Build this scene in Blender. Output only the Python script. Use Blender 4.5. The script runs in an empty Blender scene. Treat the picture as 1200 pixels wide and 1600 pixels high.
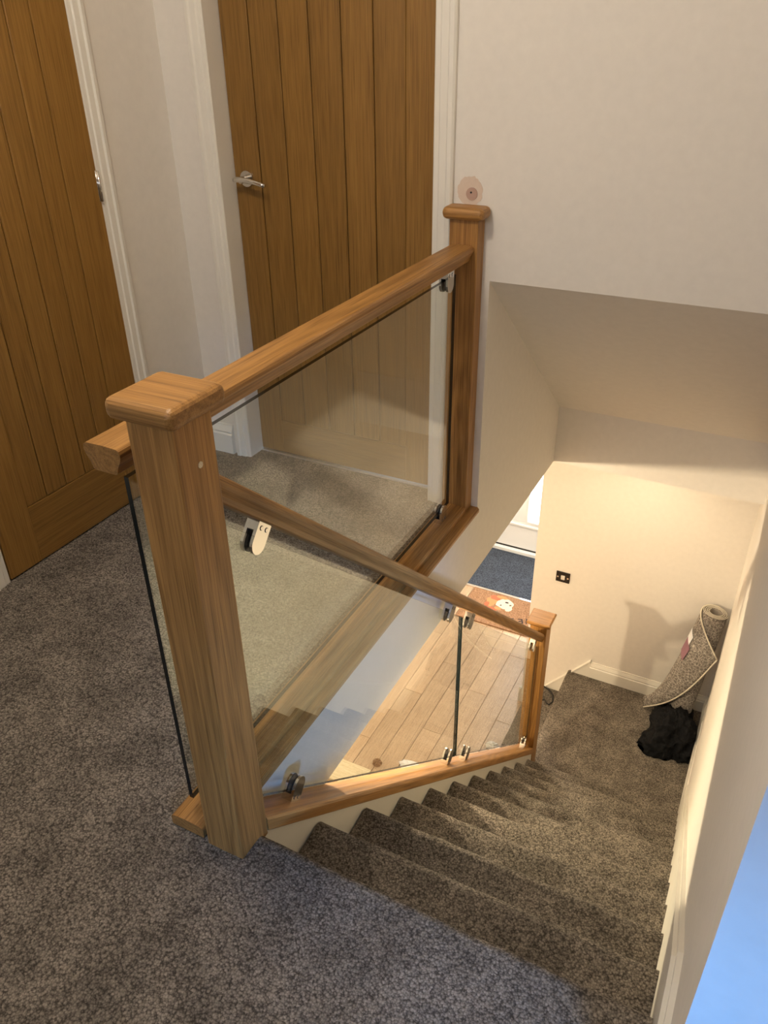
import bpy, bmesh, math, random
from mathutils import Vector, Matrix, noise
random.seed(7)
S = bpy.context.scene
COL = S.collection

# ------------------------------------------------------------------ camera
def set_camera():
    cd = bpy.data.cameras.new('camera'); cam = bpy.data.objects.new('camera', cd); COL.objects.link(cam)
    yaw, pit, rol = math.radians(-27.6308), math.radians(-31.1763), math.radians(-0.8941)
    fw = Vector((math.sin(yaw)*math.cos(pit), math.cos(yaw)*math.cos(pit), math.sin(pit)))
    rt = Vector((math.cos(yaw), -math.sin(yaw), 0)); up = rt.cross(fw)
    r2 = rt*math.cos(rol) + up*math.sin(rol); u2 = -rt*math.sin(rol) + up*math.cos(rol)
    m = Matrix((r2, u2, -fw)).transposed().to_4x4(); m.translation = (0.7637, -0.7973, 1.4899)
    cam.matrix_world = m
    cd.sensor_fit = 'VERTICAL'; cd.sensor_height = 36; cd.sensor_width = 27
    cd.lens = 1250.14/1600*36; cd.clip_start = 0.02
    S.camera = cam
set_camera()

# ------------------------------------------------------------------ world, lights, exposure
S.view_settings.view_transform = 'Standard'; S.view_settings.look = 'None'
S.view_settings.gamma = 1; S.view_settings.use_curve_mapping = False
S.view_settings.exposure = 0.15
w = bpy.data.worlds.new('world'); S.world = w; w.use_nodes = True
w.node_tree.nodes['Background'].inputs[0].default_value = (.75, .87, 1, 1)
w.node_tree.nodes['Background'].inputs[1].default_value = .03

def area(name, loc, target, sx, sy, power, col, spread=180):
    l = bpy.data.lights.new(name, 'AREA'); l.shape = 'RECTANGLE'; l.size = sx; l.size_y = sy
    l.energy = power; l.color = col; l.spread = math.radians(spread)
    o = bpy.data.objects.new(name, l); COL.objects.link(o); o.location = loc
    o.rotation_euler = (Vector(target)-Vector(loc)).to_track_quat('-Z', 'Y').to_euler()
    return o
DAY = (.11, .40, 1.0); WARM = (1.0, .81, .54); SOFT = (1.0, .88, .72)
area('daylight_landing_window', (2.24, -2.20, 1.35), (0.72, -0.15, 0.36), .5, .6, 2.9, DAY, 25)
area('added_back_fill', (-.1, -2.55, 1.85), (0.3, 1.5, .3), 1.2, .9, 11, (.78, .87, 1.0), 125)  # added cool fill behind the camera, grazing the step nosings; no window there
area('daylight_front_door', (-.80, 5.23, -1.5), (-.85, 3.6, -2.7), .3, 1.6, 14, (.68, .84, 1.0), 140)
area('daylight_behind_door', (-.68, 2.6, .14), (-.68, 1.6, 0.0), .9, .25, 14, (.55, .75, 1), 160)

# ------------------------------------------------------------------ key dimensions (metres)
R_ = .211; G = .2345; YN = .072; W = .8483; P_ = .09
XF = -.082; XB = -.106; YB = 1.484; UW = 1.54; YD = 1.613; XL = -1.2457
U3 = 3.473; UV = 2.562; ZF = -.281; Z1 = .821; YC = 2.487; ZHL = -11*R_; ZH = -13*R_
YFD = 5.316; CE = 2.42
SL = .8922
ANG = math.atan(SL)
zp = lambda y: -(y-.0575)*SL           # nosing line

# ------------------------------------------------------------------ materials
def newmat(n):
    m = bpy.data.materials.new(n); m.use_nodes = True
    t = m.node_tree; b = t.nodes['Principled BSDF']
    return m, t, b
def N(t, typ, **k):
    n = t.nodes.new(typ)
    for a, v in k.items():
        if a in n.inputs: n.inputs[a].default_value = v
        else: setattr(n, a, v)
    return n
def plain(n, col, rough=.5, metal=0, bump=0, bscale=60, spec=.5):
    m, t, b = newmat(n)
    b.inputs['Base Color'].default_value = (*col, 1); b.inputs['Roughness'].default_value = rough
    b.inputs['Metallic'].default_value = metal; b.inputs['Specular IOR Level'].default_value = spec
    tc = N(t, 'ShaderNodeTexCoord'); ns = N(t, 'ShaderNodeTexNoise', Scale=bscale, Detail=5)
    t.links.new(tc.outputs['Object'], ns.inputs['Vector'])
    mx = N(t, 'ShaderNodeMix', data_type='RGBA', blend_type='MULTIPLY'); mx.inputs[0].default_value = .10
    mx.inputs[6].default_value = (*col, 1); t.links.new(ns.outputs['Fac'], mx.inputs[7]); t.links.new(mx.outputs[2], b.inputs['Base Color'])
    if bump:
        bp = N(t, 'ShaderNodeBump', Strength=bump, Distance=.002)
        t.links.new(ns.outputs['Fac'], bp.inputs['Height']); t.links.new(bp.outputs[0], b.inputs['Normal'])
    return m
def ramp(t, stops):
    r = N(t, 'ShaderNodeValToRGB'); e = r.color_ramp.elements
    while len(e) < len(stops): e.new(.5)
    for i, (p, c) in enumerate(stops): e[i].position = p; e[i].color = (*c, 1)
    return r
def oak(n, axis, light, dark, rough=.42, slope=0, ring=.26):
    m, t, b = newmat(n)
    tc = N(t, 'ShaderNodeTexCoord'); oi = N(t, 'ShaderNodeObjectInfo')
    rot = N(t, 'ShaderNodeMapping'); rot.inputs['Rotation'].default_value = (slope, 0, 0)
    t.links.new(tc.outputs['Object'], rot.inputs[0])
    off = N(t, 'ShaderNodeVectorMath', operation='MULTIPLY_ADD')
    off.inputs[1].default_value = (3.1, 5.7, 4.3)
    t.links.new(oi.outputs['Random'], off.inputs[0]); t.links.new(rot.outputs[0], off.inputs[2])
    def mapped(k):
        mp = N(t, 'ShaderNodeMapping'); s = [1, 1, 1]; s['XYZ'.index(axis)] = k
        mp.inputs['Scale'].default_value = s; t.links.new(off.outputs[0], mp.inputs[0]); return mp
    m1 = mapped(.025); n1 = N(t, 'ShaderNodeTexNoise', Scale=150, Detail=5, Roughness=.6, Distortion=.25); t.links.new(m1.outputs[0], n1.inputs[0])
    m2 = mapped(.02); n2 = N(t, 'ShaderNodeTexNoise', Scale=330, Detail=4, Roughness=.7); t.links.new(m2.outputs[0], n2.inputs[0])
    m3 = mapped(.07); n3 = N(t, 'ShaderNodeTexNoise', Scale=10, Detail=1.5, Distortion=.15); t.links.new(m3.outputs[0], n3.inputs[0])
    # growth rings: contour lines of a stretched field (cathedral figure)
    mu = N(t, 'ShaderNodeMath', operation='MULTIPLY'); mu.inputs[1].default_value = 95; t.links.new(n3.outputs['Fac'], mu.inputs[0])
    sn = N(t, 'ShaderNodeMath', operation='SINE'); t.links.new(mu.outputs[0], sn.inputs[0])
    mr = N(t, 'ShaderNodeMapRange'); mr.inputs['From Min'].default_value = -1; t.links.new(sn.outputs[0], mr.inputs['Value'])
    a1 = N(t, 'ShaderNodeMix', data_type='FLOAT'); a1.inputs[0].default_value = ring
    t.links.new(n1.outputs['Fac'], a1.inputs[2]); t.links.new(mr.outputs[0], a1.inputs[3])
    a2 = N(t, 'ShaderNodeMix', data_type='FLOAT'); a2.inputs[0].default_value = .42
    t.links.new(a1.outputs[0], a2.inputs[2]); t.links.new(n2.outputs['Fac'], a2.inputs[3])
    rp = ramp(t, [(.33, dark), (.64, light)]); t.links.new(a2.outputs[0], rp.inputs[0])
    m4 = mapped(.012); n4 = N(t, 'ShaderNodeTexNoise', Scale=520, Detail=2, Roughness=.5); t.links.new(m4.outputs[0], n4.inputs[0])
    pr = ramp(t, [(.36, (.62, .58, .52)), (.47, (1, 1, 1))]); t.links.new(n4.outputs['Fac'], pr.inputs[0])
    pm = N(t, 'ShaderNodeMix', data_type='RGBA', blend_type='MULTIPLY'); pm.inputs[0].default_value = .8
    t.links.new(rp.outputs[0], pm.inputs[6]); t.links.new(pr.outputs[0], pm.inputs[7])
    hv = N(t, 'ShaderNodeHueSaturation'); t.links.new(pm.outputs[2], hv.inputs['Color'])
    mv = N(t, 'ShaderNodeMapRange'); mv.inputs['To Min'].default_value = .9; mv.inputs['To Max'].default_value = 1.1
    t.links.new(oi.outputs['Random'], mv.inputs[0]); t.links.new(mv.outputs[0], hv.inputs['Value'])
    t.links.new(hv.outputs[0], b.inputs['Base Color'])
    b.inputs['Roughness'].default_value = rough; b.inputs['Specular IOR Level'].default_value = .4
    bp = N(t, 'ShaderNodeBump', Strength=.25, Distance=.001); t.links.new(a2.outputs[0], bp.inputs['Height']); t.links.new(bp.outputs[0], b.inputs['Normal'])
    return m
def carpet(n, dark, light, scale=210, bump=1.0, low=.4):
    m, t, b = newmat(n)
    tc = N(t, 'ShaderNodeTexCoord')
    wn = N(t, 'ShaderNodeTexNoise', Scale=scale*.9, Detail=1); t.links.new(tc.outputs['Object'], wn.inputs[0])
    wv = N(t, 'ShaderNodeVectorMath', operation='MULTIPLY_ADD'); wv.inputs[1].default_value = (.004,)*3     # ragged tuft outlines
    t.links.new(wn.outputs['Color'], wv.inputs[0]); t.links.new(tc.outputs['Object'], wv.inputs[2])
    vo = N(t, 'ShaderNodeTexVoronoi', Scale=scale); t.links.new(wv.outputs[0], vo.inputs[0])
    sp = N(t, 'ShaderNodeSeparateColor'); t.links.new(vo.outputs['Color'], sp.inputs[0])
    fi = N(t, 'ShaderNodeTexNoise', Scale=scale*3.2, Detail=2, Roughness=.6); t.links.new(tc.outputs['Object'], fi.inputs[0])
    lo = N(t, 'ShaderNodeTexNoise', Scale=6.5, Detail=5, Roughness=.65); t.links.new(tc.outputs['Object'], lo.inputs[0])
    hd = N(t, 'ShaderNodeMapRange'); hd.inputs['From Min'].default_value = .1; hd.inputs['From Max'].default_value = .75; hd.inputs['To Min'].default_value = 1; hd.inputs['To Max'].default_value = 0
    t.links.new(vo.outputs['Distance'], hd.inputs['Value'])  # shade between tufts put into the colour: dark towards cell edges
    tm = N(t, 'ShaderNodeMix', data_type='FLOAT'); tm.inputs[0].default_value = .5
    t.links.new(hd.outputs[0], tm.inputs[2]); t.links.new(sp.outputs[0], tm.inputs[3])
    t2 = N(t, 'ShaderNodeMix', data_type='FLOAT'); t2.inputs[0].default_value = .35
    t.links.new(tm.outputs[0], t2.inputs[2]); t.links.new(fi.outputs['Fac'], t2.inputs[3])
    rp = ramp(t, [(.25, dark), (.75, light)]); t.links.new(t2.outputs[0], rp.inputs[0])
    lr = ramp(t, [(.36, (1-low,)*3), (.60, (1.0,)*3)]); t.links.new(lo.outputs['Fac'], lr.inputs[0])
    mx = N(t, 'ShaderNodeMix', data_type='RGBA', blend_type='MULTIPLY'); mx.inputs[0].default_value = 1
    t.links.new(rp.outputs[0], mx.inputs[6]); t.links.new(lr.outputs[0], mx.inputs[7]); t.links.new(mx.outputs[2], b.inputs['Base Color'])
    b.inputs['Roughness'].default_value = .95; b.inputs['Specular IOR Level'].default_value = .1
    bp = N(t, 'ShaderNodeBump', Strength=bump, Distance=.004); t.links.new(t2.outputs[0], bp.inputs['Height']); t.links.new(bp.outputs[0], b.inputs['Normal'])
    return m
def glass_mat():
    m, t, b = newmat('clear_glass'); t.nodes.remove(b)
    fr = N(t, 'ShaderNodeFresnel', IOR=1.52); ge = N(t, 'ShaderNodeNewGeometry')
    io = N(t, 'ShaderNodeMix', data_type='FLOAT'); io.inputs[2].default_value = 1.52; io.inputs[3].default_value = 1/1.52
    t.links.new(ge.outputs['Backfacing'], io.inputs[0]); t.links.new(io.outputs[0], fr.inputs['IOR'])     # same air-glass reflectance on both faces
    tr = N(t, 'ShaderNodeBsdfTransparent'); tr.inputs[0].default_value = (.955, .975, .955, 1)
    gl = N(t, 'ShaderNodeBsdfGlossy', Roughness=.004); gl.inputs[0].default_value = (1, 1, 1, 1)
    mx = N(t, 'ShaderNodeMixShader'); t.links.new(fr.outputs[0], mx.inputs[0]); t.links.new(tr.outputs[0], mx.inputs[1]); t.links.new(gl.outputs[0], mx.inputs[2])
    t.links.new(mx.outputs[0], t.nodes['Material Output'].inputs[0]); return m
def emit(n, col, s):
    m, t, b = newmat(n)
    b.inputs['Base Color'].default_value = (*col, 1); b.inputs['Emission Color'].default_value = (*col, 1); b.inputs['Emission Strength'].default_value = s
    return m
M = {}
M['wall'] = plain('wall_paint', (.81, .76, .695), .75, bump=.08, bscale=35, spec=.2)
M['trim'] = plain('white_gloss_trim', (.83, .79, .71), .35, bscale=8)
OL, OD = (.43, .220, .064), (.235, .111, .030)
M['oakZ'] = oak('oak_upright', 'Z', OL, OD); M['oakY'] = oak('oak_along', 'Y', OL, OD)
M['oakS'] = oak('oak_sloping', 'Y', OL, OD, slope=ANG); M['oakX'] = oak('oak_cross', 'X', OL, OD)
DL, DD = (.285, .150, .036), (.20, .100, .021)
M['doorZ'] = oak('door_oak_upright', 'Z', DL, DD, .38, ring=.14); M['doorY'] = oak('door_oak_rail_y', 'Y', DL, DD, .38, ring=.14); M['doorX'] = oak('door_oak_rail_x', 'X', DL, DD, .38, ring=.14)
M['carpet'] = carpet('grey_carpet', (.070, .0595, .049), (.39, .335, .275))
M['mat_blue'] = carpet('blue_grey_matting', (.016, .021, .032), (.12, .145, .19), 190, .8, .15)
M['glass'] = glass_mat()
M['edge'] = plain('glass_edge', (.002, .008, .009), .15, bscale=20, spec=.5)
M['chrome'] = plain('polished_chrome', (.78, .76, .73), .10, 1, bscale=10)
M['bar'] = plain('brushed_aluminium', (.85, .86, .88), .32, 1, bscale=40)
M['rubber'] = plain('black_rubber', (.012, .012, .014), .5)
M['gap'] = plain('dark_seal', (.02, .02, .02), .6)
M['lam'] = oak('laminate_oak', 'Y', (.55, .395, .265), (.44, .305, .195), .32, ring=.2)
M['board'] = oak('pale_offcut', 'X', (.80, .70, .50), (.68, .56, .37), .5)
M['upvc'] = plain('white_upvc', (.82, .85, .88), .3, bscale=6)
M['sky'] = emit('daylight_glazing', (.93, .97, 1.0), 2.6)
M['lamp'] = emit('lamp_diffuser', (1, .82, .55), 4.0)
M['lamp2'] = emit('ceiling_diffuser', (1, .9, .75), 4.0)
M['plaster'] = plain('bare_plaster', (.72, .58, .47), .9, bump=.5, bscale=120)
M['plaster2'] = plain('pink_plaster', (.50, .33, .26), .9, bump=.5, bscale=120)
M['black'] = plain('black_cloth', (.006, .006, .007), .85, bscale=40, spec=.2)
M['cable'] = plain('black_cable', (.01, .01, .01), .5)
M['switch'] = plain('black_nickel', (.03, .025, .022), .25, .6)
M['pale'] = plain('pale_plastic', (.7, .66, .6), .4)
M['paper'] = plain('white_paper', (.85, .85, .86), .8, bump=.4)
M['bind'] = plain('rug_binding', (.70, .64, .52), .9)
M['mauve'] = plain('mauve_label', (.30, .15, .19), .7)
M['coir'] = carpet('coir', (.20, .105, .055), (.46, .28, .165), 160, .6, .1)
M['ink'] = plain('mat_ink', (.03, .02, .02), .9); M['red'] = plain('mat_red', (.62, .13, .06), .9, bscale=120); M['orange'] = plain('mat_orange', (.68, .25, .10), .9, bscale=120); M['cream'] = plain('mat_cream', (.66, .55, .44), .9, bscale=120)
def rug_mat():
    m, t, b = newmat('faded_patterned_rug')
    tc = N(t, 'ShaderNodeTexCoord')
    vo = N(t, 'ShaderNodeTexVoronoi', Scale=55, feature='DISTANCE_TO_EDGE'); t.links.new(tc.outputs['Object'], vo.inputs[0])
    n1 = N(t, 'ShaderNodeTexNoise', Scale=70, Detail=6, Roughness=.7, Distortion=1.5); t.links.new(tc.outputs['Object'], n1.inputs[0])
    ad = N(t, 'ShaderNodeMath', operation='SUBTRACT'); t.links.new(n1.outputs['Fac'], ad.inputs[0]); t.links.new(vo.outputs['Distance'], ad.inputs[1])
    rp = ramp(t, [(.25, (.15, .13, .115)), (.45, (.27, .24, .21)), (.60, (.58, .53, .47))]); t.links.new(ad.outputs[0], rp.inputs[0])
    t.links.new(rp.outputs[0], b.inputs['Base Color']); b.inputs['Roughness'].default_value = .95
    return m
M['rug'] = rug_mat()
M['ruglight'] = plain('rug_reverse', (.42, .37, .31), .95, bump=.4, bscale=150)

# ------------------------------------------------------------------ helpers
ORG = {}
def obj(name, bm, mat, parent=None, loc=None, smooth=False):
    org = ORG[parent.name] if parent else Vector(loc or (0, 0, 0))
    bmesh.ops.recalc_face_normals(bm, faces=bm.faces[:])
    bmesh.ops.translate(bm, verts=bm.verts[:], vec=-org)
    me = bpy.data.meshes.new(name); bm.to_mesh(me); bm.free()
    for k in (mat if isinstance(mat, (list, tuple)) else [mat]): me.materials.append(M[k])
    if smooth: me.shade_smooth()
    o = bpy.data.objects.new(name, me); COL.objects.link(o)
    if parent: o.parent = parent
    else: o.location = org
    ORG[o.name] = org
    return o
def root(name, loc, label, cat, group=None, kind=None):
    o = bpy.data.objects.new(name, None); COL.objects.link(o); o.location = loc; o.empty_display_size = .05
    ORG[o.name] = Vector(loc); bpy.context.view_layer.update(); return tag(o, label, cat, group, kind)
def tag(o, label, cat=None, group=None, kind=None):
    if label: o['label'] = label
    if cat: o['category'] = cat
    if group: o['group'] = group
    if kind: o['kind'] = kind
    return o
def struct(o, label, cat): return tag(o, label, cat, None, 'structure')
def BM(): return bmesh.new()
def poly_prism(bm, pts, L, mi=0):
    """closed polygon of 3-D points extruded by vector L"""
    L = Vector(L); a = [bm.verts.new(p) for p in pts]; b = [bm.verts.new(Vector(p)+L) for p in pts]
    n = len(pts); fs = [bm.faces.new(a), bm.faces.new(list(reversed(b)))]
    for i in range(n): fs.append(bm.faces.new([a[i], b[i], b[(i+1) % n], a[(i+1) % n]]))
    for f in fs: f.material_index = mi
    return fs
def prof(bm, pts2, O, U, V, L, mi=0):
    O, U, V = Vector(O), Vector(U), Vector(V)
    return poly_prism(bm, [O+U*a+V*b for a, b in pts2], L, mi)
def box(bm, lo, hi, bev=0, seg=2, mi=0):
    fs = poly_prism(bm, [(lo[0], lo[1], lo[2]), (hi[0], lo[1], lo[2]), (hi[0], hi[1], lo[2]), (lo[0], hi[1], lo[2])], (0, 0, hi[2]-lo[2]), mi)
    if bev:
        es = list({e for f in fs for e in f.edges})
        r = bmesh.ops.bevel(bm, geom=es, offset=bev, segments=seg, affect='EDGES', profile=.5)
        for f in r['faces']: f.material_index = mi
    return fs
def boxobj(name, lo, hi, mat, parent=None, bev=0, loc=None, seg=2):
    bm = BM(); box(bm, lo, hi, bev, seg); return obj(name, bm, mat, parent, loc)
def cyl(bm, c, ax, r, h, n=20, mi=0, r2=None):
    ax = Vector(ax).normalized(); q = ax.to_track_quat('Z', 'Y'); r2 = r if r2 is None else r2
    a = [bm.verts.new(Vector(c)+q@Vector((r*math.cos(2*math.pi*i/n), r*math.sin(2*math.pi*i/n), 0))) for i in range(n)]
    b = [bm.verts.new(Vector(c)+q@Vector((r2*math.cos(2*math.pi*i/n), r2*math.sin(2*math.pi*i/n), h))) for i in range(n)]
    fs = [bm.faces.new(a), bm.faces.new(b)]+[bm.faces.new([a[i], a[(i+1) % n], b[(i+1) % n], b[i]]) for i in range(n)]
    for f in fs: f.material_index = mi
def tube(bm, pts, r, n=8):
    """round tube along a polyline; r may be a list"""
    pts = [Vector(p) for p in pts]; rings = []
    for i, p in enumerate(pts):
        d = (pts[min(i+1, len(pts)-1)]-pts[max(i-1, 0)]).normalized(); q = d.to_track_quat('Z', 'Y')
        rr = r[i] if isinstance(r, (list, tuple)) else r
        rings.append([bm.verts.new(p+q@Vector((rr*math.cos(2*math.pi*k/n), rr*math.sin(2*math.pi*k/n), 0))) for k in range(n)])
    for a, b in zip(rings, rings[1:]):
        for k in range(n): bm.faces.new([a[k], a[(k+1) % n], b[(k+1) % n], b[k]])
    bm.faces.new(rings[0]); bm.faces.new(rings[-1])
def grid_surface(bm, f, nu, nv, mi=0):
    g = [[bm.verts.new(f(i/nu, j/nv)) for j in range(nv+1)] for i in range(nu+1)]
    for i in range(nu):
        for j in range(nv): bm.faces.new([g[i][j], g[i+1][j], g[i+1][j+1], g[i][j+1]]).material_index = mi
    return g

# ------------------------------------------------------------------ the shell of the place
# landing floor (carpet) with a rounded nosing at the top of the stairs
def landing_floor():
    bm = BM()
    def lump(x, y):
        d = math.hypot(max(abs(x+.045)-.05, 0), max(abs(y-.045)-.05, 0))
        return .003*math.exp(-(d/.035)**2) + .003*noise.noise(Vector((x*9, y*9, 0)))
    def patch(x0, x1, y0, y1, step=.025):
        nu, nv = max(1, int((x1-x0)/step)), max(1, int((y1-y0)/step))
        grid_surface(bm, lambda a, b: Vector((x0+(x1-x0)*a, y0+(y1-y0)*b, lump(x0+(x1-x0)*a, y0+(y1-y0)*b))), nu, nv)
    patch(XL-.05, -.10, -.9, UW+.5); patch(-.10, W+.0, -.9, YN-.018)
    patch(XL-.05, 2.3, -2.6, -.9, .2); patch(W, 2.3, -.9, -.10, .2)
    prof_ = [(-.018, 0)]+[(-.018+.022*math.sin(a), -.022+.022*math.cos(a)) for a in [k*math.pi/8 for k in range(1, 9)]]+[(-.022, -.05), (-.022, -R_)]
    n = 60
    def f(a, b):
        k = b*(len(prof_)-1); i = min(int(k), len(prof_)-2); y = prof_[i][0]; z = prof_[i][1]
        if b == 1: y, z = prof_[-1]
        x = -.06+(W+.04)*a; l = .004*noise.noise(Vector((x*12, 3, 0)))
        return Vector((x, YN+y+l, z+(lump(x, YN+y) if i < 3 else 0)))
    g = [[bm.verts.new(Vector((-.06+(W+.04)*i/n, YN+py+.003*noise.noise(Vector((i*.3, 3, 0))), pz+(lump(-.06+(W+.04)*i/n, YN-.018) if j < 4 else 0)))) for j, (py, pz) in enumerate(prof_)] for i in range(n+1)]
    for i in range(n):
        for j in range(len(prof_)-1): bm.faces.new([g[i][j], g[i+1][j], g[i+1][j+1], g[i][j+1]])
    o = obj('floor', bm, 'carpet', None, (0, 0, 0), True)
    return struct(o, 'grey twist pile carpet on the upper landing', 'carpet')
landing_floor()

# left wall (holds door 1): opening y .485..1.163
def wall_left():
    bm = BM(); X0, X1 = XL-.11, XL-.012
    box(bm, (X0, -2.7, -.28), (X1, .470, CE)); box(bm, (X0, 1.172, -.28), (X1, UW, CE)); box(bm, (X0, .470, 1.995), (X1, 1.172, CE))
    return struct(obj('wall_left', bm, 'wall', None, (XL, 0, 0)), 'white side wall of the landing holding the left oak door', 'wall')
wall_left()
# far wall with door 2; over the stairwell it stops at Z1
def wall_far():
    bm = BM(); Y0, Y1 = UW, UW+.11
    box(bm, (XL-.11, Y0, -.28), (-1.075, Y1, CE)); box(bm, (-.268, Y0, -.28), (XF-.1, Y1, CE)); box(bm, (-1.075, Y0, 1.995), (-.268, Y1, CE))
    box(bm, (XF-.1, Y0, Z1), (W+.1, Y1, CE))
    o = struct(obj('wall_far', bm, 'wall', None, (0, UW, 0)), 'white upper wall facing the camera, over the stairwell', 'wall')
    bm = BM(); n = 40; c = Vector((-.157, UW-.0015, 1.077))
    ring = [bm.verts.new(c+Vector((math.cos(t)*.040*(1+.07*noise.noise(Vector((math.cos(t)*3, math.sin(t)*3, 1)))+.06*random.uniform(-1, 1)), 0, math.sin(t)*.041*(1+.07*random.uniform(-1, 1))))) for t in [2*math.pi*i/n for i in range(n)]]
    poly_prism(bm, [v.co for v in ring], (0, .003, 0)); [bm.verts.remove(v) for v in ring]
    pt = obj('plaster_patch', bm, 'plaster', o); pt['label'] = 'rough round patch of bare plaster above the wall newel'
    bm = BM(); cyl(bm, c+Vector((.006, -.0018, -.008)), (0, 1, 0), .018, .003, 18); obj('plaster_stain', bm, 'plaster2', pt)
    bm = BM(); cyl(bm, c+Vector((.004, -.003, -.004)), (0, 1, 0), .003, .003, 10); obj('screw_hole', bm, 'gap', pt)
    return o
wall_far()
# side face of the landing floor and wall beside the bulkhead (plane x = XF)
def wall_stairwell():
    bm = BM(); T = (-.10, 0, 0)
    poly_prism(bm, [(XF, .02, ZF), (XF, UW, ZF), (XF, UW, -.004), (XF, .02, -.004)], T)
    poly_prism(bm, [(XF, UW, ZF), (XF, UV+.3, ZF), (XF, UV+.3, Z1), (XF, UW, Z1)], T)
    return struct(obj('wall_stairwell', bm, 'wall', None, (XF, 0, 0)), 'white plastered edge of the landing facing the stairs', 'wall')
wall_stairwell()
def wall_bulkhead():
    bm = BM()
    poly_prism(bm, [(XF, UW+.002, Z1), (XF, UV, 0), (XF, UV, ZF), (XF, UV+.3, ZF), (XF, UV+.3, Z1)], (W-XF+.05, 0, 0))
    return struct(obj('wall_bulkhead', bm, 'wall', None, (.4, UV, ZF)), 'sloping boxed-in bulkhead over the half landing', 'bulkhead')
wall_bulkhead()
struct(boxobj('wall_right', (W, -.15, ZH-.1), (W+.12, U3+.1, CE), 'wall', None, 0, (W, 1.5, ZHL)), 'white wall along the right side of the stairs', 'wall')
struct(boxobj('wall_corner', (W+.12, -.15, -.28), (2.35, -.03, CE), 'wall', None, 0, (1.6, -.1, 0)), 'wall at the near right corner lit by blue daylight', 'wall')
def wall_side_room():
    bm = BM(); X = 2.28
    box(bm, (X, -2.7, -.28), (X+.1, -2.5, CE)); box(bm, (X, -1.9, -.28), (X+.1, -.15, CE)); box(bm, (X, -2.5, -.28), (X+.1, -1.9, 1.0)); box(bm, (X, -2.5, 1.75), (X+.1, -1.9, CE))
    struct(obj('wall_window_side', bm, 'wall', None, (X, -1, 0)), 'wall with a window to the right of the landing', 'wall')
    bm = BM(); box(bm, (-1.4, -2.7, -.28), (2.4, -2.6, CE)); struct(obj('wall_back', bm, 'wall', None, (.3, -2.65, 0)), 'wall behind the camera', 'wall')
    bm = BM(); box(bm, (-1.4, -2.7, CE), (2.4, UW+.11, CE+.1)); struct(obj('ceiling', bm, 'wall', None, (.3, -.5, CE)), 'white landing ceiling', 'ceiling')
wall_side_room()

# ---- hall below
def wall_half_landing():
    bm = BM(); box(bm, (-.363, U3, ZH-.1), (W+.12, U3+.12, ZF+.0))
    struct(obj('wall_half_landing', bm, 'wall', None, (.3, U3, ZHL)), 'cream wall behind the half landing with the black switch', 'wall')
    bm = BM(); box(bm, (-.363, U3+.12, ZH-.1), (-.243, YFD+.1, ZF)); struct(obj('wall_passage', bm, 'wall', None, (-.3, 4.4, ZH)), 'passage wall leading to the front door', 'wall')
    bm = BM(); box(bm, (-2.5, -.3, ZH-.1), (-2.4, YFD+.1, ZF)); struct(obj('wall_hall_left', bm, 'wall', None, (-2.45, 2.5, ZH)), 'far side wall of the hall below', 'wall')
    bm = BM(); box(bm, (-2.5, -.4, ZH-.1), (.0, -.3, ZF)); struct(obj('wall_hall_back', bm, 'wall', None, (-1.2, -.35, ZH)), 'near end wall of the hall below', 'wall')
    bm = BM(); box(bm, (-2.5, YFD, ZH-.1), (-1.65, YFD+.12, ZF)); box(bm, (-.50, YFD, ZH-.1), (-.24, YFD+.12, ZF)); box(bm, (-1.65, YFD, ZH+2.06), (-.50, YFD+.12, ZF))
    struct(obj('wall_front', bm, 'wall', None, (-1.5, YFD, ZH)), 'hall wall around the white front door', 'wall')
    bm = BM(); box(bm, (-2.5, -.4, ZF), (XF-.1, YFD+.1, ZF+.1)); box(bm, (XF-.1, UV+.3, ZF), (W+.12, YFD+.1, ZF+.1))
    struct(obj('ceiling_hall', bm, 'wall', None, (-1.2, 2, ZF)), 'white ceiling of the hall under the landing', 'ceiling')
    bm = BM(); poly_prism(bm, [(-.038, -.3, ZH), (-.038, 2.48, ZH), (-.038, 2.48, zp(2.48)-.1), (-.038, .1, -.14), (-.038, .1, -.28), (-.038, -.3, -.28)], (.022, 0, 0))
    struct(obj('wall_spandrel', bm, 'wall', None, (-.05, 1, ZH)), 'white panel closing the side of the stairs', 'wall')
wall_half_landing()

# laminate hall floor: every plank a piece
def hall_floor():
    base = boxobj('floor_hall', (-2.5, -.4, ZH-.1), (-.0, YFD+.1, ZH-.012), 'gap', None, 0, (-1.2, 2.4, ZH))
    struct(base, 'light oak laminate floor of the hall below', 'floor')
    wd, ln = .145, 1.25; x = -.02; row = 0
    while x > -2.4:
        y = .4 - [0, .55, .95, .25, .75][row % 5]
        while y < 4.60:
            y0, y1 = max(y, -.3), min(y+ln, 4.615)
            if y1-y0 > .05:
                bm = BM(); box(bm, (x-wd+.0012, y0+.001, ZH-.012), (x-.0012, y1-.001, ZH), .0015, 1); obj('plank', bm, 'lam', base)
            y += ln
        x -= wd; row += 1
hall_floor()

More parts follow.
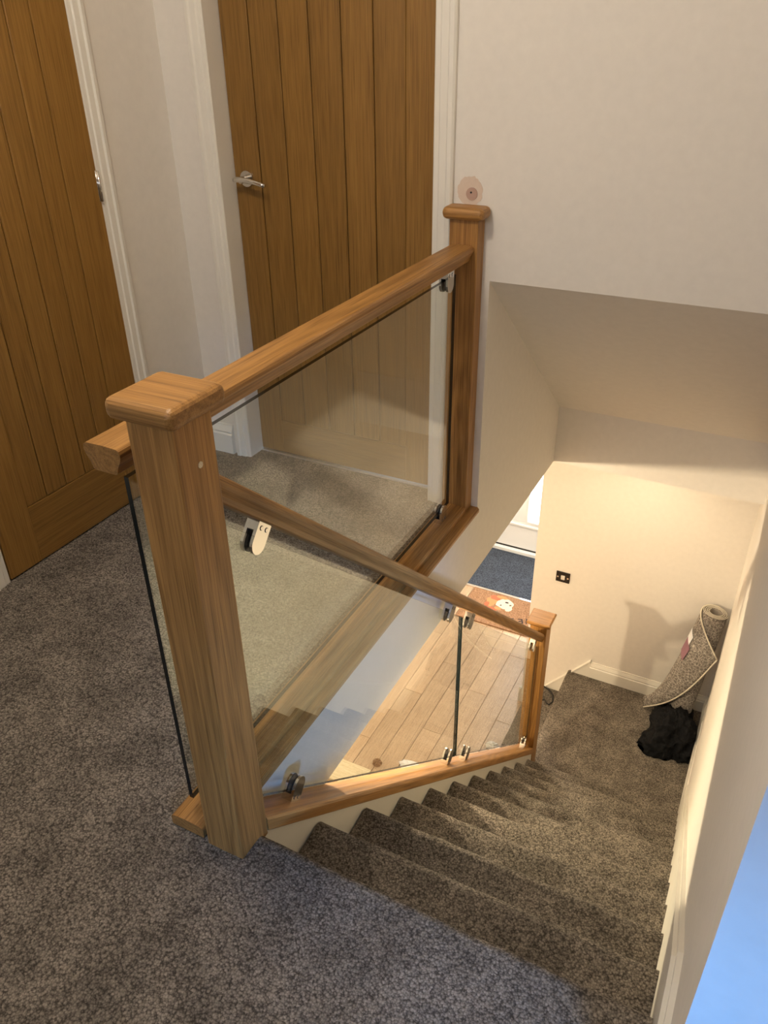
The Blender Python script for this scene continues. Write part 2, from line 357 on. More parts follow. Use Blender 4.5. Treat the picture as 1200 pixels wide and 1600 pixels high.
# ------------------------------------------------------------------ skirting, architraves
SK = [(0, 0), (.018, 0), (.018, .082), (.013, .088), (.016, .096), (.012, .106), (.007, .118), (.006, .125), (0, .125)]
def skirt(name, P, Q, nrm, label, h=1.0):
    bm = BM(); P, Q = Vector(P), Vector(Q)
    prof(bm, [(a, b*h) for a, b in SK], P, nrm, (0, 0, 1), Q-P)
    return struct(obj(name, bm, 'trim', None, P), label, 'skirting')
skirt('baseboard_left', (XL-.012, 1.235, 0), (XL-.012, UW, 0), (1, 0, 0), 'short white skirting beside the left door')
skirt('baseboard_far', (XL-.012, UW, 0), (-1.142, UW, 0), (0, -1, 0), 'short white skirting left of the far door')
skirt('baseboard_left_near', (XL-.012, -2.6, 0), (XL-.012, .40, 0), (1, 0, 0), 'white skirting in front of the left door')
skirt('baseboard_half_landing', (.09, U3, ZHL), (W, U3, ZHL), (0, -1, 0), 'white moulded skirting behind the rolled rug')
skirt('baseboard_half_landing_right', (W, YN+10*G+.1, ZHL), (W, U3, ZHL), (-1, 0, 0), 'white skirting on the right wall of the half landing')
skirt('baseboard_passage', (-.363, U3-.018, ZH), (-.363, YFD, ZH), (-1, 0, 0), 'white skirting along the passage to the front door')
skirt('baseboard_front', (-2.4, YFD, ZH), (-1.70, YFD, ZH), (0, -1, 0), 'white skirting left of the front door')
skirt('baseboard_end', (-.381, U3, ZH), (-.29, U3, ZH), (0, -1, 0), 'white skirting at the foot of the passage corner')
AR = [(0, 0), (.066, 0), (.066, .012), (.060, .018), (.048, .019), (.043, .014), (.022, .014), (.018, .010), (.004, .010), (0, .006)]   # across (from opening outward), proud
def architrave(name, kind, pos, a0, a1, ztop, label):
    bm = BM()
    n = Vector((1, 0, 0)) if kind == 'L' else Vector((0, -1, 0)); al = Vector((0, 1, 0)) if kind == 'L' else Vector((1, 0, 0))
    O = lambda a, z: (Vector((pos, a, z)) if kind == 'L' else Vector((a, pos, z)))
    prof(bm, AR, O(a0, 0), -al, n, (0, 0, ztop)); prof(bm, AR, O(a1, 0), al, n, (0, 0, ztop))
    prof(bm, AR, O(a0-.066, ztop), Vector((0, 0, 1)), n, al*(a1-a0+.132))
    # lining
    d = -n*.10
    for a, s in ((a0, 1), (a1, -1)):
        poly_prism(bm, [O(a, 0), O(a-al.dot(al)*.016*s, 0), O(a-.016*s, ztop), O(a, ztop)], d)
    poly_prism(bm, [O(a0, ztop), O(a1, ztop), O(a1, ztop+.012), O(a0, ztop+.012)], d)
    return struct(obj(name, bm, 'trim', None, O((a0+a1)/2, 0)), label, 'door frame')
architrave('trim_1', 'L', XL-.012, .486, 1.163, 1.985, 'white moulded architrave around the left oak door')
architrave('trim_2', 'F', UW, -1.062, -.275, 1.985, 'white moulded architrave around the far oak door')

# ------------------------------------------------------------------ oak doors
def door1():
    d = struct(root('door_1', (XL, .82, 0), 'oak plank door at the left with a steel hinge', 'door'), None, None); d['kind'] = 'structure'
    X0, X1 = XL-.04, XL
    boxobj('door_core', (X0, .49, .008), (X1-.012, 1.158, 1.98), 'doorZ', d)
    for a, b in ((.489, .612), (1.032, 1.159)): boxobj('stile', (X0+.004, a, .007), (X1, b, 1.981), 'doorZ', d, .0015)
    boxobj('bottom_rail', (X0+.006, .612, .007), (X1, 1.032, .205), 'doorY', d, .0015); boxobj('top_rail', (X0+.006, .612, 1.86), (X1, 1.032, 1.981), 'doorY', d, .0015)
    for i in range(5): boxobj('plank', (X0+.008, .612+.084*i+.0014, .206), (X1-.002, .612+.084*(i+1)-.0014, 1.859), 'doorZ', d, .003, None, 1)
    for z in (.20, 1.035, 1.72):
        h = boxobj('hinge', (XL-.003, 1.153, z), (XL+.001, 1.163, z+.09), 'chrome', d, .0005, None, 1)
        bm = BM(); cyl(bm, (XL+.004, 1.1605, z), (0, 0, 1), .0045, .09, 12); obj('hinge_knuckle', bm, 'chrome', h, None, True)
door1()
def door2():
    d = struct(root('door_2', (-.67, YD, 0), 'oak plank door straight ahead with a chrome lever handle', 'door'), None, None); d['kind'] = 'structure'
    Y0, Y1 = YD, YD+.04
    boxobj('door_core', (-1.058, Y0+.012, .012), (-.279, Y1, 1.98), 'doorZ', d)
    xs = [-.953, -.844, -.734, -.621, -.512, -.402]
    for a, b in ((-1.059, xs[0]), (xs[-1], -.278)): boxobj('stile', (a, Y0, .011), (b, Y1-.004, 1.981), 'doorZ', d, .0015)
    boxobj('bottom_rail', (xs[0], Y0, .011), (xs[-1], Y1-.006, .150), 'doorX', d, .0015); boxobj('top_rail', (xs[0], Y0, 1.86), (xs[-1], Y1-.006, 1.981), 'doorX', d, .0015)
    for a, b in zip(xs, xs[1:]): boxobj('plank', (a+.0014, Y0+.002, .151), (b-.0014, Y1-.008, 1.859), 'doorZ', d, .003, None, 1)
    boxobj('threshold_bar', (-1.06, YD-.010, .0), (-.277, YD+.034, .0075), 'bar', d, .003)
    c = Vector((-1.008, YD, 1.052))
    bm = BM(); cyl(bm, c, (0, -1, 0), .026, .008, 32); cyl(bm, c+Vector((0, -.008, 0)), (0, -1, 0), .011, .036, 20)
    h = obj('door_handle', bm, 'chrome', d); h['label'] = 'chrome lever handle on a round rose'
    bm = BM(); pts = [c+Vector((x, -.046-.010*math.sin(min(1, (x+.02)/.13)*1.5), z)) for x, z in ((-.026, .0), (-.012, .002), (.0, .003), (.02, .003), (.045, .0015), (.07, -.002), (.095, -.007), (.108, -.010))]
    tube(bm, pts, [.007, .009, .0095, .009, .0085, .008, .0075, .006], 12); obj('lever', bm, 'chrome', h, None, True)
door2()

# ------------------------------------------------------------------ staircase
def staircase():
    st = root('staircase', (.4, 1.2, ZHL), 'grey carpeted flight of stairs descending to the half landing', 'staircase')
    ns = 48
    for i in range(1, 11):
        y0, y1, z = YN+(i-1)*G-.022, YN+i*G, -i*R_
        rr = .034; arc = [(y1-rr+rr*math.sin(a), z-rr+rr*math.cos(a)) for a in [k*math.pi/8 for k in range(1, 9)]]
        pr = [(y0, z+.006), (y0+.02, z)]+[(y0+.02+(y1-rr-y0-.02)*k/8, z-.007*math.sin(math.pi*(k/8)**2)) for k in range(1, 9)]+arc+[(y1-rr-.002, z-.06), (y1-.024, z-R_)]
        x0, x1 = -.003, W-.018
        bm = BM(); g = []
        for a in range(ns+1):
            x = x0+(x1-x0)*a/ns
            g.append([bm.verts.new((x, py+.0035*noise.noise(Vector((x*11, i*3.3, j*.15))), pz+.0025*noise.noise(Vector((x*8, py*8, i*2.))))) for j, (py, pz) in enumerate(pr)])
        for a in range(ns):
            for j in range(len(pr)-1): bm.faces.new([g[a][j], g[a+1][j], g[a+1][j+1], g[a][j+1]])
        obj('step', bm, 'carpet', st, None, True)
    # half landing and the two lower steps that turn left
    y0 = YN+10*G-.022
    def turn(name, xl, xr, z, ya, yb):
        rr = .020; pr = [(xr, z)]+[(xl+rr+(xr-xl-rr)*(1-k/8), z) for k in range(1, 9)]+[(xl+rr-rr*math.sin(a), z-rr+rr*math.cos(a)) for a in [k*math.pi/8 for k in range(1, 9)]]+[(xl+.022, z-.06), (xl+.024, z-R_)]
        bm = BM(); g = []; n = 40
        for a in range(n+1):
            y = ya+(yb-ya)*a/n
            g.append([bm.verts.new((px+.0035*noise.noise(Vector((y*11, z*3.3, j*.15))), y, pz+.0025*noise.noise(Vector((px*8, y*8, z*2.))))) for j, (px, pz) in enumerate(pr)])
        for a in range(n):
            for j in range(len(pr)-1): bm.faces.new([g[a][j], g[a+1][j], g[a+1][j+1], g[a][j+1]])
        return obj(name, bm, 'carpet', st, None, True)
    turn('half_landing', -.055, W, ZHL, y0, U3)
    turn('step', -.292, -.02, ZHL-R_, YC-.02, U3)
    # strings
    bm = BM(); x0 = -.036
    poly_prism(bm, [(x0, .085, zp(.085)+.035), (x0, YC+.005, zp(YC)+.035), (x0, YC+.005, zp(YC)-.24), (x0, .085, zp(.085)-.28)], (.030, 0, 0))
    o = obj('outer_string', bm, 'trim', st); o['label'] = 'white outer string under the oak base rail'
    bm = BM(); x0 = W; h = .165
    for t, hh in ((.018, h), (.010, h+.018)):
        yE = YN+10*G+.13
        poly_prism(bm, [(x0, -.149, .12+hh-h), (x0, .06, .12+hh-h), (x0, .13, zp(.13)+hh), (x0, yE, zp(yE)+hh), (x0, yE, ZHL-.02), (x0, yE-.3, ZHL-.3), (x0, .0, -.3), (x0, -.149, -.3)], (-t, 0, 0))
    o = obj('wall_string', bm, 'trim', st); o['label'] = 'white moulded string along the right wall'
    bm = BM()
    poly_prism(bm, [(.09, U3, ZHL+.137), (.09, U3, ZHL-.02), (-.05, U3, ZHL-R_-.02), (-.33, U3, ZH), (-.36, U3, ZH+.02), (-.29, U3, ZH+.10)], (0, -.016, 0))
    obj('lower_string', bm, 'trim', st)
    bm = BM(); d = Vector((-.38, 0, -.337-.1)); prof(bm, [(0, 0), (.022, 0), (.022, .008), (0, .012)], (.09, U3, ZHL+.134), (0, -1, 0), (0, 0, 1), (-.38, 0, -(.137+R_*2-.10-.0))); obj('string_moulding', bm, 'trim', st)
    bm = BM(); box(bm, (-.05, YC+P_, ZH), (-.03, U3, ZHL-.05)); obj('riser_panel', bm, 'trim', st)
staircase()

# ------------------------------------------------------------------ newel posts
def cap(bm, cx, cy, hx, hy, z, h=.036, over=.020):
    lo, hi = (cx-hx-over, cy-hy-over, z), (cx+hx+over, cy+hy+over, z+h)
    box(bm, lo, hi, .0125, 4)
def newel(loc, label, hx, hy, zb, zt, grp='oak newel posts', chamfer=False, wall=False):
    nw = root('newel_post', (loc[0], loc[1], zb), label, 'newel post', grp)
    boxobj('shaft', (loc[0]-hx, loc[1]-hy, zb), (loc[0]+hx, loc[1]+hy, zt+.004), 'oakZ', nw, .0025)
    bm = BM()
    if chamfer:
        ov = .016; c = Vector((loc[0], loc[1], 0))
        lv = [(zt, .0), (zt+.004, .003), (zt+.018, ov), (zt+.022, ov+.002), (zt+.030, ov+.002), (zt+.036, ov-.004)]
        rings = [[bm.verts.new(c+Vector((sx*(hx+o), sy*(hy+o), z))) for sx, sy in ((-1, -1), (1, -1), (1, 1), (-1, 1))] for z, o in lv]
        for a, b in zip(rings, rings[1:]):
            for k in range(4): bm.faces.new([a[k], a[(k+1) % 4], b[(k+1) % 4], b[k]])
        bm.faces.new(rings[0]); bm.faces.new(rings[-1])
    elif wall:
        box(bm, (loc[0]-hx-.02, loc[1]-hy-.02, zt), (loc[0]+hx+.02, loc[1]+hy+.0, zt+.036), .0155, 4)
    else: cap(bm, loc[0], loc[1], hx, hy, zt)
    obj('cap', bm, 'oakX', nw)
    return nw
A = newel((-.0453, .0453), 'large oak newel post in the foreground at the top of the stairs', .0453, .0453, -.02, .996)
bm = BM(); cyl(bm, (-.001, .049, .913), (1, 0, 0), .0055, .0018, 18); pl = obj('plug', bm, 'board', A); pl['label'] = 'pale round wooden plug'
newel((XB-.0453, (YB+UW)/2), 'oak half newel fixed to the wall beside the far door', .0453, (UW-YB)/2, .0, 1.006, wall=True)
newel((-.047, YC+.0453), 'oak newel post at the foot of the flight by the half landing', .0453, .0453, ZHL, -1.222, chamfer=True)

# ------------------------------------------------------------------ balustrades
RAILH = [(.0, 0), (.022, 0), (.0255, .003), (.029, .014), (.036, .026), (.0385, .033), (.0385, .039), (.0365, .044), (.032, .047), (.0, .048)]
RAILP = RAILH[1:]+[(-a, c) for a, c in reversed(RAILH[1:-1])]
BASEP = [(-.041, 0), (.041, 0), (.043, .003), (.043, .026), (.041, .031), (.036, .034), (.012, .037), (-.012, .037), (-.036, .034), (-.041, .031), (-.043, .026), (-.043, .003)]
def clip(parent, pos, up, along, nrm):
    """D-shaped glass clamp: two rounded cheeks, a bridge, dark pads and two screws; up points from the rail to the glass"""
    up, al, n = Vector(up).normalized(), Vector(along).normalized(), Vector(nrm).normalized(); pos = Vector(pos)
    wd, ht, th = .0225, .062, .0065
    sh = [(-wd, 0), (wd, 0)]+[(wd*math.cos(t), ht-wd+wd*math.sin(t)) for t in [k*math.pi/12 for k in range(13)]]
    bm = BM()
    for s in (1, -1):
        o = pos+n*s*.0075
        poly_prism(bm, [o+al*a+up*b for a, b in sh], n*s*th)
    poly_prism(bm, [pos+al*a+up*b-n*.0076 for a, b in ((-wd, 0), (wd, 0), (wd, .018), (-wd, .018))], n*.0152)
    c = obj('glass_clip', bm, 'chrome', parent)
    bm = BM()
    sp = [(a*.93, .02+(b-.02)*.97) for a, b in sh if b > .01]; sp = [(-wd*.93, .019), (wd*.93, .019)]+sp
    for s in (1, -1): poly_prism(bm, [pos+n*s*.0052+al*a+up*b for a, b in sp], n*s*.0023)
    obj('rubber_pad', bm, 'rubber', c)
    for a in (-.0095, .0095):
        bm = BM(); cyl(bm, pos+n*(.0141)+al*a+up*.011, n, .0050, .0004, 16, 1); cyl(bm, pos+n*.0144+al*a+up*.011, n, .0038, .0008, 16, 0); obj('screw', bm, ['chrome', 'rubber'], c)
    return c
def pane(parent, pts, th, nrm, name='glass_panel'):
    bm = BM(); fs = poly_prism(bm, [Vector(p)-Vector(nrm)*th/2 for p in pts], Vector(nrm)*th)
    for f in fs[2:]: f.material_index = 1
    return obj(name, bm, ['glass', 'edge'], parent)
def landing_balustrade():
    b = root('landing_balustrade', (-.15, .75, 0), 'level oak and glass balustrade between the foreground newel and far wall', 'balustrade')
    XR = -.155
    bm = BM(); prof(bm, RAILP, (XR, .0, .887), (1, 0, 0), (0, 0, 1), (0, YB, 0)); obj('handrail', bm, 'oakY', b)
    bm = BM(); prof(bm, [(a, c*.9) for a, c in BASEP], (XR+.008, .004, .004), (1, 0, 0), (0, 0, 1), (0, YB-.004, 0)); obj('base_rail', bm, 'oakY', b)
    bm = BM(); prof(bm, [(-.02, -.012), (.028, -.012), (.034, -.006), (.034, .004), (.028, .012), (-.02, .012)], (XF-.026, .09, .002), (1, 0, 0), (0, 0, 1), (0, UW-.09, 0)); o = obj('nosing_trim', bm, 'oakY', b)
    XG = XR+.004
    pane(b, [(XG, .035, .075), (XG, 1.425, .075), (XG, 1.425, .862), (XG, .035, .862)], .010, (1, 0, 0))
    for y in (.12, 1.365):
        clip(b, (XG, y, .036), (0, 0, 1), (0, 1, 0), (1, 0, 0)); clip(b, (XG, y, .886), (0, 0, -1), (0, -1, 0), (1, 0, 0))
landing_balustrade()
def stair_balustrade():
    b = root('stair_balustrade', (-.045, 1.25, -1.1), 'sloping oak and glass balustrade down the side of the stairs', 'balustrade')
    XR = -.043; ca = math.cos(ANG); V = Vector((0, math.sin(ANG), math.cos(ANG)))
    up = Vector((0, math.sin(ANG), math.cos(ANG)))
    def sloped(name, P, z, y0, y1, dz=0):
        bm = BM(); n = len(P)
        ring = lambda y: [bm.verts.new((XR+a, y, zp(y)+z+dz*(y-.09)/2.4+c/ca)) for a, c in P]
        r0, r1 = ring(y0), ring(y1)
        for k in range(n): bm.faces.new([r0[k], r0[(k+1) % n], r1[(k+1) % n], r1[k]])
        bm.faces.new(r0); bm.faces.new(r1); return obj(name, bm, 'oakS', b)
    sloped('handrail', [(a*.85, c*.90) for a, c in RAILP], .852, .0906, YC); sloped('base_rail', [(a*1.06, c) for a, c in BASEP], .019, .0906, YC, -.004)
    zb, zt = .100, .812
    for y0, y1 in ((.118, 1.317), (1.331, 2.472)):
        pane(b, [(XR, y0, zp(y0)+zb), (XR, y1, zp(y1)+zb), (XR, y1, zp(y1)+zt), (XR, y0, zp(y0)+zt)], .010, (1, 0, 0))
    al = Vector((0, math.cos(ANG), -math.sin(ANG)))
    for y in (.235, 1.225, 1.425, 2.40):
        clip(b, (XR, y, zp(y)+.019-.004*(y-.09)/2.4+.036/ca-.001), up, al, (1, 0, 0)); clip(b, (XR, y, zp(y)+.851), -up, -al, (1, 0, 0))
stair_balustrade()

# ------------------------------------------------------------------ front door and hall things
def front_door():
    d = root('door_3', (-1.05, YFD, ZH), 'white front door with bright glazing, seen beyond the hall', 'door', None, 'structure')
    boxobj('sill', (-1.66, YFD-.05, ZH), (-.49, YFD+.02, ZH+.035), 'upvc', d, .004)
    boxobj('weather_seal', (-1.6, YFD-.012, ZH+.035), (-.5, YFD+.03, ZH+.050), 'gap', d)
    X0, X1 = -1.60, -.52
    boxobj('lower_panel', (X0, YFD-.01, ZH+.050), (X1, YFD+.04, ZH+.335), 'upvc', d, .004)
    boxobj('bead', (X0, YFD-.024, ZH+.290), (X1, YFD-.008, ZH+.312), 'upvc', d, .005)
    for a, c in ((X0, -.965), (-.62, X1)): boxobj('stile', (a, YFD-.01, ZH+.335), (c, YFD+.04, ZH+2.05), 'upvc', d, .004)
    boxobj('top_rail', (-.965, YFD-.01, ZH+1.92), (-.62, YFD+.04, ZH+2.05), 'upvc', d, .004)
    bm = BM(); Z0, Z1_ = ZH+.335, ZH+1.92
    for lo, hi in (((-.965, YFD-.018, Z0), (-.950, YFD+.02, Z1_)), ((-.635, YFD-.018, Z0), (-.62, YFD+.02, Z1_)), ((-.95, YFD-.018, Z0), (-.635, YFD+.02, Z0+.022)), ((-.95, YFD-.018, Z1_-.022), (-.635, YFD+.02, Z1_))): box(bm, lo, hi, .003, 1)
    obj('glazing_bead', bm, 'upvc', d)
    boxobj('pane', (-.95, YFD+.004, Z0+.022), (-.635, YFD+.016, Z1_-.022), 'sky', d)
front_door()
tag(boxobj('entrance_matting', (-1.62, 4.628, ZH-.012), (-.365, YFD-.052, ZH+.006), 'mat_blue', None, .003, (-1, 4.95, ZH), 1), 'blue-grey ribbed matting inside the front door', 'matting')
tag(boxobj('threshold_strip', (-2.3, 4.606, ZH+.0), (-.365, 4.632, ZH+.009), 'chrome', None, .003, (-1, 4.62, ZH)), 'thin pale metal strip between matting and laminate', 'threshold strip')
def doormat():
    d = root('doormat', (-.80, 4.385, ZH), 'brown coir doormat with printed letters and orange motif', 'doormat')
    boxobj('backing', (-1.172, 4.165, ZH+.0002), (-.425, 4.600, ZH+.014), 'coir', d, .004)
    z = ZH+.0143
    def blob(c, rx, ry, mat, seed, n=26):
        bm = BM(); vs = [Vector((c[0]+rx*math.cos(t)*(1+.35*noise.noise(Vector((math.cos(t)*2, math.sin(t)*2, seed)))), c[1]+ry*math.sin(t)*(1+.35*noise.noise(Vector((math.sin(t)*2, math.cos(t)*2, seed+5)))), z)) for t in [2*math.pi*i/n for i in range(n)]]
        poly_prism(bm, vs, (0, 0, .0006+.0001*(seed % 5))); return obj('print', bm, mat, d)
    for i, (x, y, rx, ry, m) in enumerate([(-.965, 4.47, .045, .075, 'orange'), (-.945, 4.53, .05, .03, 'red'), (-.90, 4.555, .05, .02, 'orange'), (-.99, 4.42, .02, .03, 'red'), (-.85, 4.48, .075, .07, 'cream'), (-.80, 4.43, .03, .04, 'cream'), (-.93, 4.375, .045, .018, 'red'), (-.885, 4.40, .03, .02, 'orange'), (-.84, 4.505, .016, .01, 'ink'), (-.80, 4.48, .01, .008, 'ink'), (-.875, 4.45, .008, .008, 'ink')]): blob((x, y), rx, ry, m, i+1)
    def letter(ch, x, y, size, rz):
        cu = bpy.data.curves.new('letter', 'FONT'); cu.body = ch; cu.size = size; cu.align_x = 'CENTER'; cu.align_y = 'CENTER'; cu.extrude = .0006; cu.offset = size*.02
        t = bpy.data.objects.new('tmp', cu); COL.objects.link(t); bpy.context.view_layer.update()
        me = bpy.data.meshes.new_from_object(t.evaluated_get(bpy.context.evaluated_depsgraph_get())); bpy.data.objects.remove(t)
        me.transform(Matrix.Translation((x, y, z+.0006)) @ Matrix.Rotation(rz, 4, 'Z') @ Matrix.Translation((0, 0, 0))); me.transform(Matrix.Translation(-ORG['doormat']))
        me.materials.clear(); me.materials.append(M['ink']); o = bpy.data.objects.new('letter', me); COL.objects.link(o); o.parent = d
    # words face the front door, so from the stairs they stand upside down
    cx, cy, rad = -.80, 4.635, .345
    for i, ch in enumerate('WELCOME'):
        a = math.radians(-90 + (3-i)*12.5); letter(ch, cx+rad*math.cos(a)*1.0, cy+rad*math.sin(a), .085, a-math.pi/2)
doormat()
def switch():
    s = root('wall_switch', (-.167, U3, -1.573), 'black switch plate on the cream half landing wall', 'switch')
    c = Vector((-.167, U3, -1.573)); h = .045
    boxobj('plate', (c.x-h, U3-.008, c.z-h*.86), (c.x+h, U3, c.z+h*.86), 'switch', s, .002)
    boxobj('rocker', (c.x-.012, U3-.014, c.z-.016), (c.x+.014, U3-.007, c.z+.016), 'pale', s, .003)
    for dx in (-.033, .033):
        bm = BM(); cyl(bm, (c.x+dx, U3-.008, c.z), (0, -1, 0), .006, .002, 12); obj('screw', bm, 'chrome', s)
switch()

# ------------------------------------------------------------------ rolled rug in the corner
def rug():
    r = root('rolled_rug', (.70, 3.30, ZHL), 'rolled grey patterned rug leaning in the corner of the half landing', 'rug')
    b0, b1 = Vector((.690, 3.290, ZHL+.02)), Vector((.765, 3.365, -1.462)); ax = (b1-b0).normalized(); L = (b1-b0).length
    q = ax.to_track_quat('Z', 'Y'); rad = .072
    e1 = (Vector((1, 0, 0))-ax*ax.x).normalized(); e2 = ax.cross(e1)       # e1 right, e2 away from the camera
    bm = BM(); n = 110; turns = 3.6; ri, ro, th = .036, rad, .0065
    pts = [(ri+(ro-ri)*k/n, 2*math.pi*turns*k/n+math.pi*.75) for k in range(n+1)]
    def P(rr, t, s): return b0+ax*s+(e1*math.cos(t)+e2*math.sin(t))*rr
    m = 6
    outer = [[bm.verts.new(P(rr, t, L*j/m)) for j in range(m+1)] for rr, t in pts]
    inner = [[bm.verts.new(P(rr-th, t, L*j/m)) for j in range(m+1)] for rr, t in pts]
    for k in range(n):
        for j in range(m):
            bm.faces.new([outer[k][j], outer[k+1][j], outer[k+1][j+1], outer[k][j+1]]); f = bm.faces.new([inner[k][j], inner[k+1][j], inner[k+1][j+1], inner[k][j+1]]); f.material_index = 1
        f = bm.faces.new([outer[k][m], outer[k+1][m], inner[k+1][m], inner[k][m]]); f.material_index = 2
        bm.faces.new([outer[k][0], outer[k+1][0], inner[k+1][0], inner[k][0]])
    obj('roll', bm, ['rug', 'ruglight', 'rug'], r)
    bm = BM(); tube(bm, [P(rr+.0004, t, L+.0015) for rr, t in pts], .0021, 6); obj('binding', bm, 'bind', r, None, True)
    # loose outer flap: A (behind the roll) -> Mid (bulging left) -> F (free edge in front)
    def flap(s, t):
        c = b1*(1-s)+b0*s
        F = Vector((.835, 3.225, -1.690))*(1-s)+Vector((.486, 3.325, ZHL+.012))*s
        F += Vector((.02, -.06, -.035))*math.sin(math.pi*s)
        P0 = c+e1*rad*.2+e2*rad*1.02
        P1 = c-e1*(rad*1.75+.10*s*s)+e2*rad*1.02
        P2 = (c-e1*(rad*1.45+.16*s)-e2*rad*1.6)*(1-s*s)+(F+Vector((-.035, .05, .13)))*s*s
        u = 1-t
        return P0*u**3+P1*3*u*u*t+P2*3*u*t*t+F*t**3
    bm = BM(); nu, nv = 28, 24
    g = grid_surface(bm, flap, nu, nv)
    th_ = .006
    bmesh.ops.recalc_face_normals(bm, faces=bm.faces[:]); bmesh.ops.solidify(bm, geom=bm.faces[:], thickness=th_)
    obj('flap', bm, 'rug', r, None, True)
    # binding along the free edges
    bm = BM(); tube(bm, [flap(s/24, 1.0) for s in range(25)], .0045, 8); tube(bm, [flap(0, t/24) for t in range(25)], .0045, 8); obj('binding', bm, 'bind', r, None, True)
    def onflap(name, s0, s1, t0, t1, mat, off):
        bm = BM()
        def f(a, b):
            s, t = s0+(s1-s0)*a, t0+(t1-t0)*b; p = flap(s, t); nn = (flap(s+.01, t)-p).cross(flap(s, t+.01)-p).normalized()
            if nn.dot(Vector((.0, -4.1, 2.9))) < 0: nn = -nn
            return p+nn*off
        grid_surface(bm, f, 6, 6); o = obj(name, bm, mat, r); sm = o.modifiers.new('thick', 'SOLIDIFY'); sm.thickness = .001; return o
    onflap('label_tag', .13, .24, .50, .66, 'paper', .005); o = onflap('label_tag', .20, .32, .53, .72, 'mauve', .007); o['label'] = 'mauve paper label'
rug()
def cloth():
    bm = BM(); bmesh.ops.create_icosphere(bm, subdivisions=6, radius=1)
    c = Vector((.70, 3.14, ZHL))
    for v in bm.verts:
        d = v.co.normalized(); a = math.atan2(d.y, d.x)
        out = 1+.16*math.cos(3*a+1.0)+.12*noise.noise(Vector((math.cos(a)*2, math.sin(a)*2, 4)))
        f = 1-abs(noise.noise(d*2.3+Vector((3, 1, 2))))*.35+.10*(1-abs(noise.noise(d*5+Vector((9, 2, 2)))))-.10*abs(noise.noise(d*9))
        p = Vector((d.x*.150*out*f, d.y*.215*out*f, max(d.z, -.15)*.20*f))
        for lx, ly, lz, k in ((-.85, .35, .35, .055), (-.75, -.45, .0, .045), (.3, .8, .5, .05)):
            e = d.dot(Vector((lx, ly, lz)).normalized()); 
            if e > .86: p += Vector((lx, ly, lz*.6))*k*((e-.86)/.14)
        v.co = c+p; v.co.z = max(v.co.z, ZHL+.003); v.co.x = min(v.co.x, W-.024)
    tag(obj('dropped_cloth', bm, 'black', None, c, True), 'crumpled black clothing dropped at the foot of the rolled rug', 'clothing')
cloth()
bm = BM(); zc = ZHL-R_+.007
tube(bm, [(-.25, 3.44, zc), (-.20, 3.45, zc), (-.155, 3.43, zc+.004), (-.115, 3.39, zc), (-.10, 3.33, zc), (-.115, 3.29, zc+.003), (-.135, 3.30, zc), (-.155, 3.325, zc+.002), (-.185, 3.31, zc), (-.24, 3.33, zc)], .0055, 8)
tag(obj('cable', bm, 'cable', None, (-.15, 3.37, ZHL-R_), True), 'loose black cable on the lowest carpeted step', 'cable')
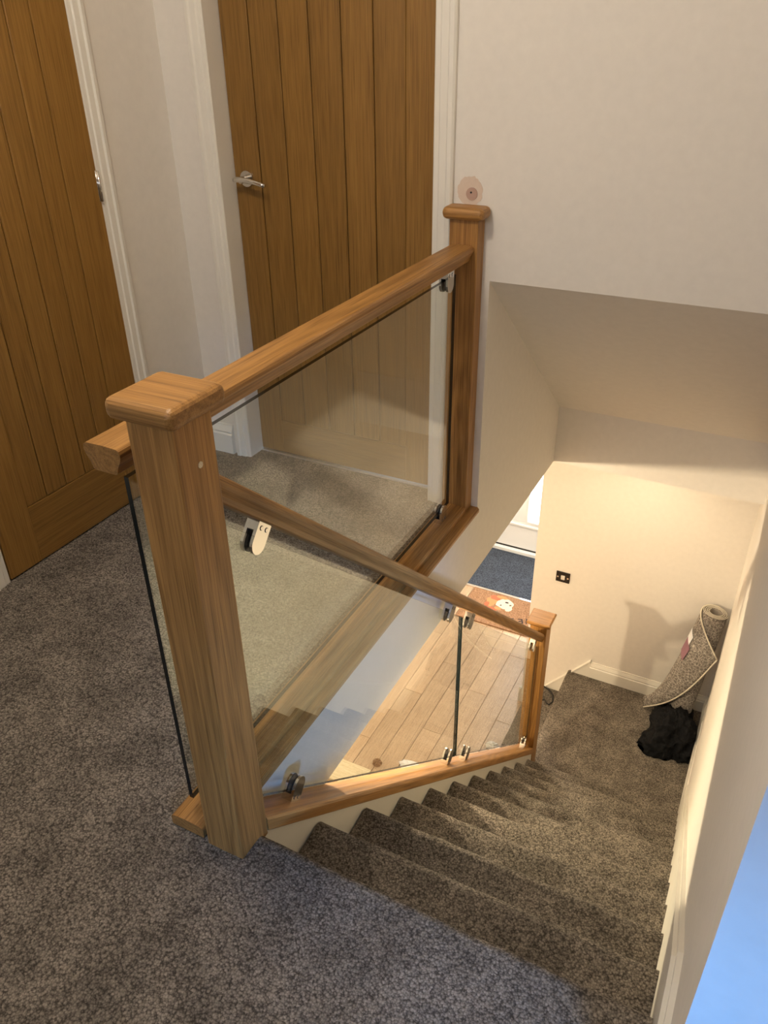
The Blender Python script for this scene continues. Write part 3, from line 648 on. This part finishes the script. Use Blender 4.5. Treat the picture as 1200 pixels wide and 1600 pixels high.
# bits left on the hall floor
tag(boxobj('timber_offcut', (-1.75, 2.215, ZH+.0002), (-1.035, 2.395, ZH+.014), 'board', None, .002, (-1.4, 2.3, ZH)), 'pale timber board lying on the hall floor', 'board')
def scrap(name, c, rx, ry, h, mat, seed, label, cat):
    bm = BM(); bmesh.ops.create_icosphere(bm, subdivisions=4, radius=1)
    for v in bm.verts:
        d = v.co.normalized(); f = 1-.5*abs(noise.noise(d*2+Vector((seed, 0, 0))))-.25*abs(noise.noise(d*5+Vector((0, seed, 0))))
        v.co = Vector(c)+Vector((d.x*rx*f, d.y*ry*f, max(0, d.z)*h*f+.001))
    return tag(obj(name, bm, mat, None, c), label, cat)
scrap('paper_scrap', (-1.03, 2.475, ZH), .035, .035, .04, 'coir', 2, 'small crumpled brown scrap near the timber board', 'scrap')
scrap('paper_scrap', (-.80, 2.55, ZH), .11, .05, .025, 'paper', 5, 'flat white paper scrap behind the stair base rail', 'scrap')
scrap('plastic_wrapper', (-.385, 2.95, ZH), .055, .04, .05, 'paper', 8, 'small clear plastic wrapper on the laminate near the lower newel', 'wrapper')

# ------------------------------------------------------------------ lamps
def ceiling_lamp(loc, rad, label, mat, power, col, lr):
    l = root('ceiling_light', loc, label, 'lamp'); c = Vector(loc)
    bm = BM(); cyl(bm, c, (0, 0, -1), rad*1.1, .02, 32); obj('base_plate', bm, 'upvc', l)
    bm = BM(); cyl(bm, c+Vector((0, 0, -.02)), (0, 0, -1), rad, .05, 32, r2=rad*.85); obj('diffuser', bm, mat, l)
    p = bpy.data.lights.new('lamp_light', 'POINT'); p.energy = power; p.color = col; p.shadow_soft_size = lr
    o = bpy.data.objects.new('lamp_light', p); COL.objects.link(o); o.location = c+Vector((0, 0, -.11))
ceiling_lamp((-.75, .98, ZF), .09, 'flush round lamp on the hall ceiling under the landing', 'lamp', 108, WARM, .03)
ceiling_lamp((-.32, .12, CE), .15, 'flush round lamp on the landing ceiling', 'lamp2', 44, SOFT, .12)
def downlight(loc, power):
    l = root('downlight', loc, 'small recessed downlight in the ceiling over the half landing', 'lamp'); c = Vector(loc)
    bm = BM(); cyl(bm, c, (0, 0, -1), .045, .006, 28); obj('bezel', bm, 'upvc', l)
    bm = BM(); cyl(bm, c+Vector((0, 0, -.006)), (0, 0, -1), .030, .003, 24); obj('lens', bm, 'lamp', l)
    p = bpy.data.lights.new('downlight_beam', 'SPOT'); p.energy = power; p.color = WARM; p.spot_size = math.radians(122); p.spot_blend = .9; p.shadow_soft_size = .04
    o = bpy.data.objects.new('downlight_beam', p); COL.objects.link(o); o.location = c+Vector((0, 0, -.012))
downlight((.28, 3.02, ZF), 36)
ceiling_lamp((-.80, 4.25, ZF), .09, 'added unseen lamp on the passage ceiling, lighting the step nosings', 'lamp', 88, (1.0, .87, .70), .05)  # added lamp, throws low light from the hall onto the nosings
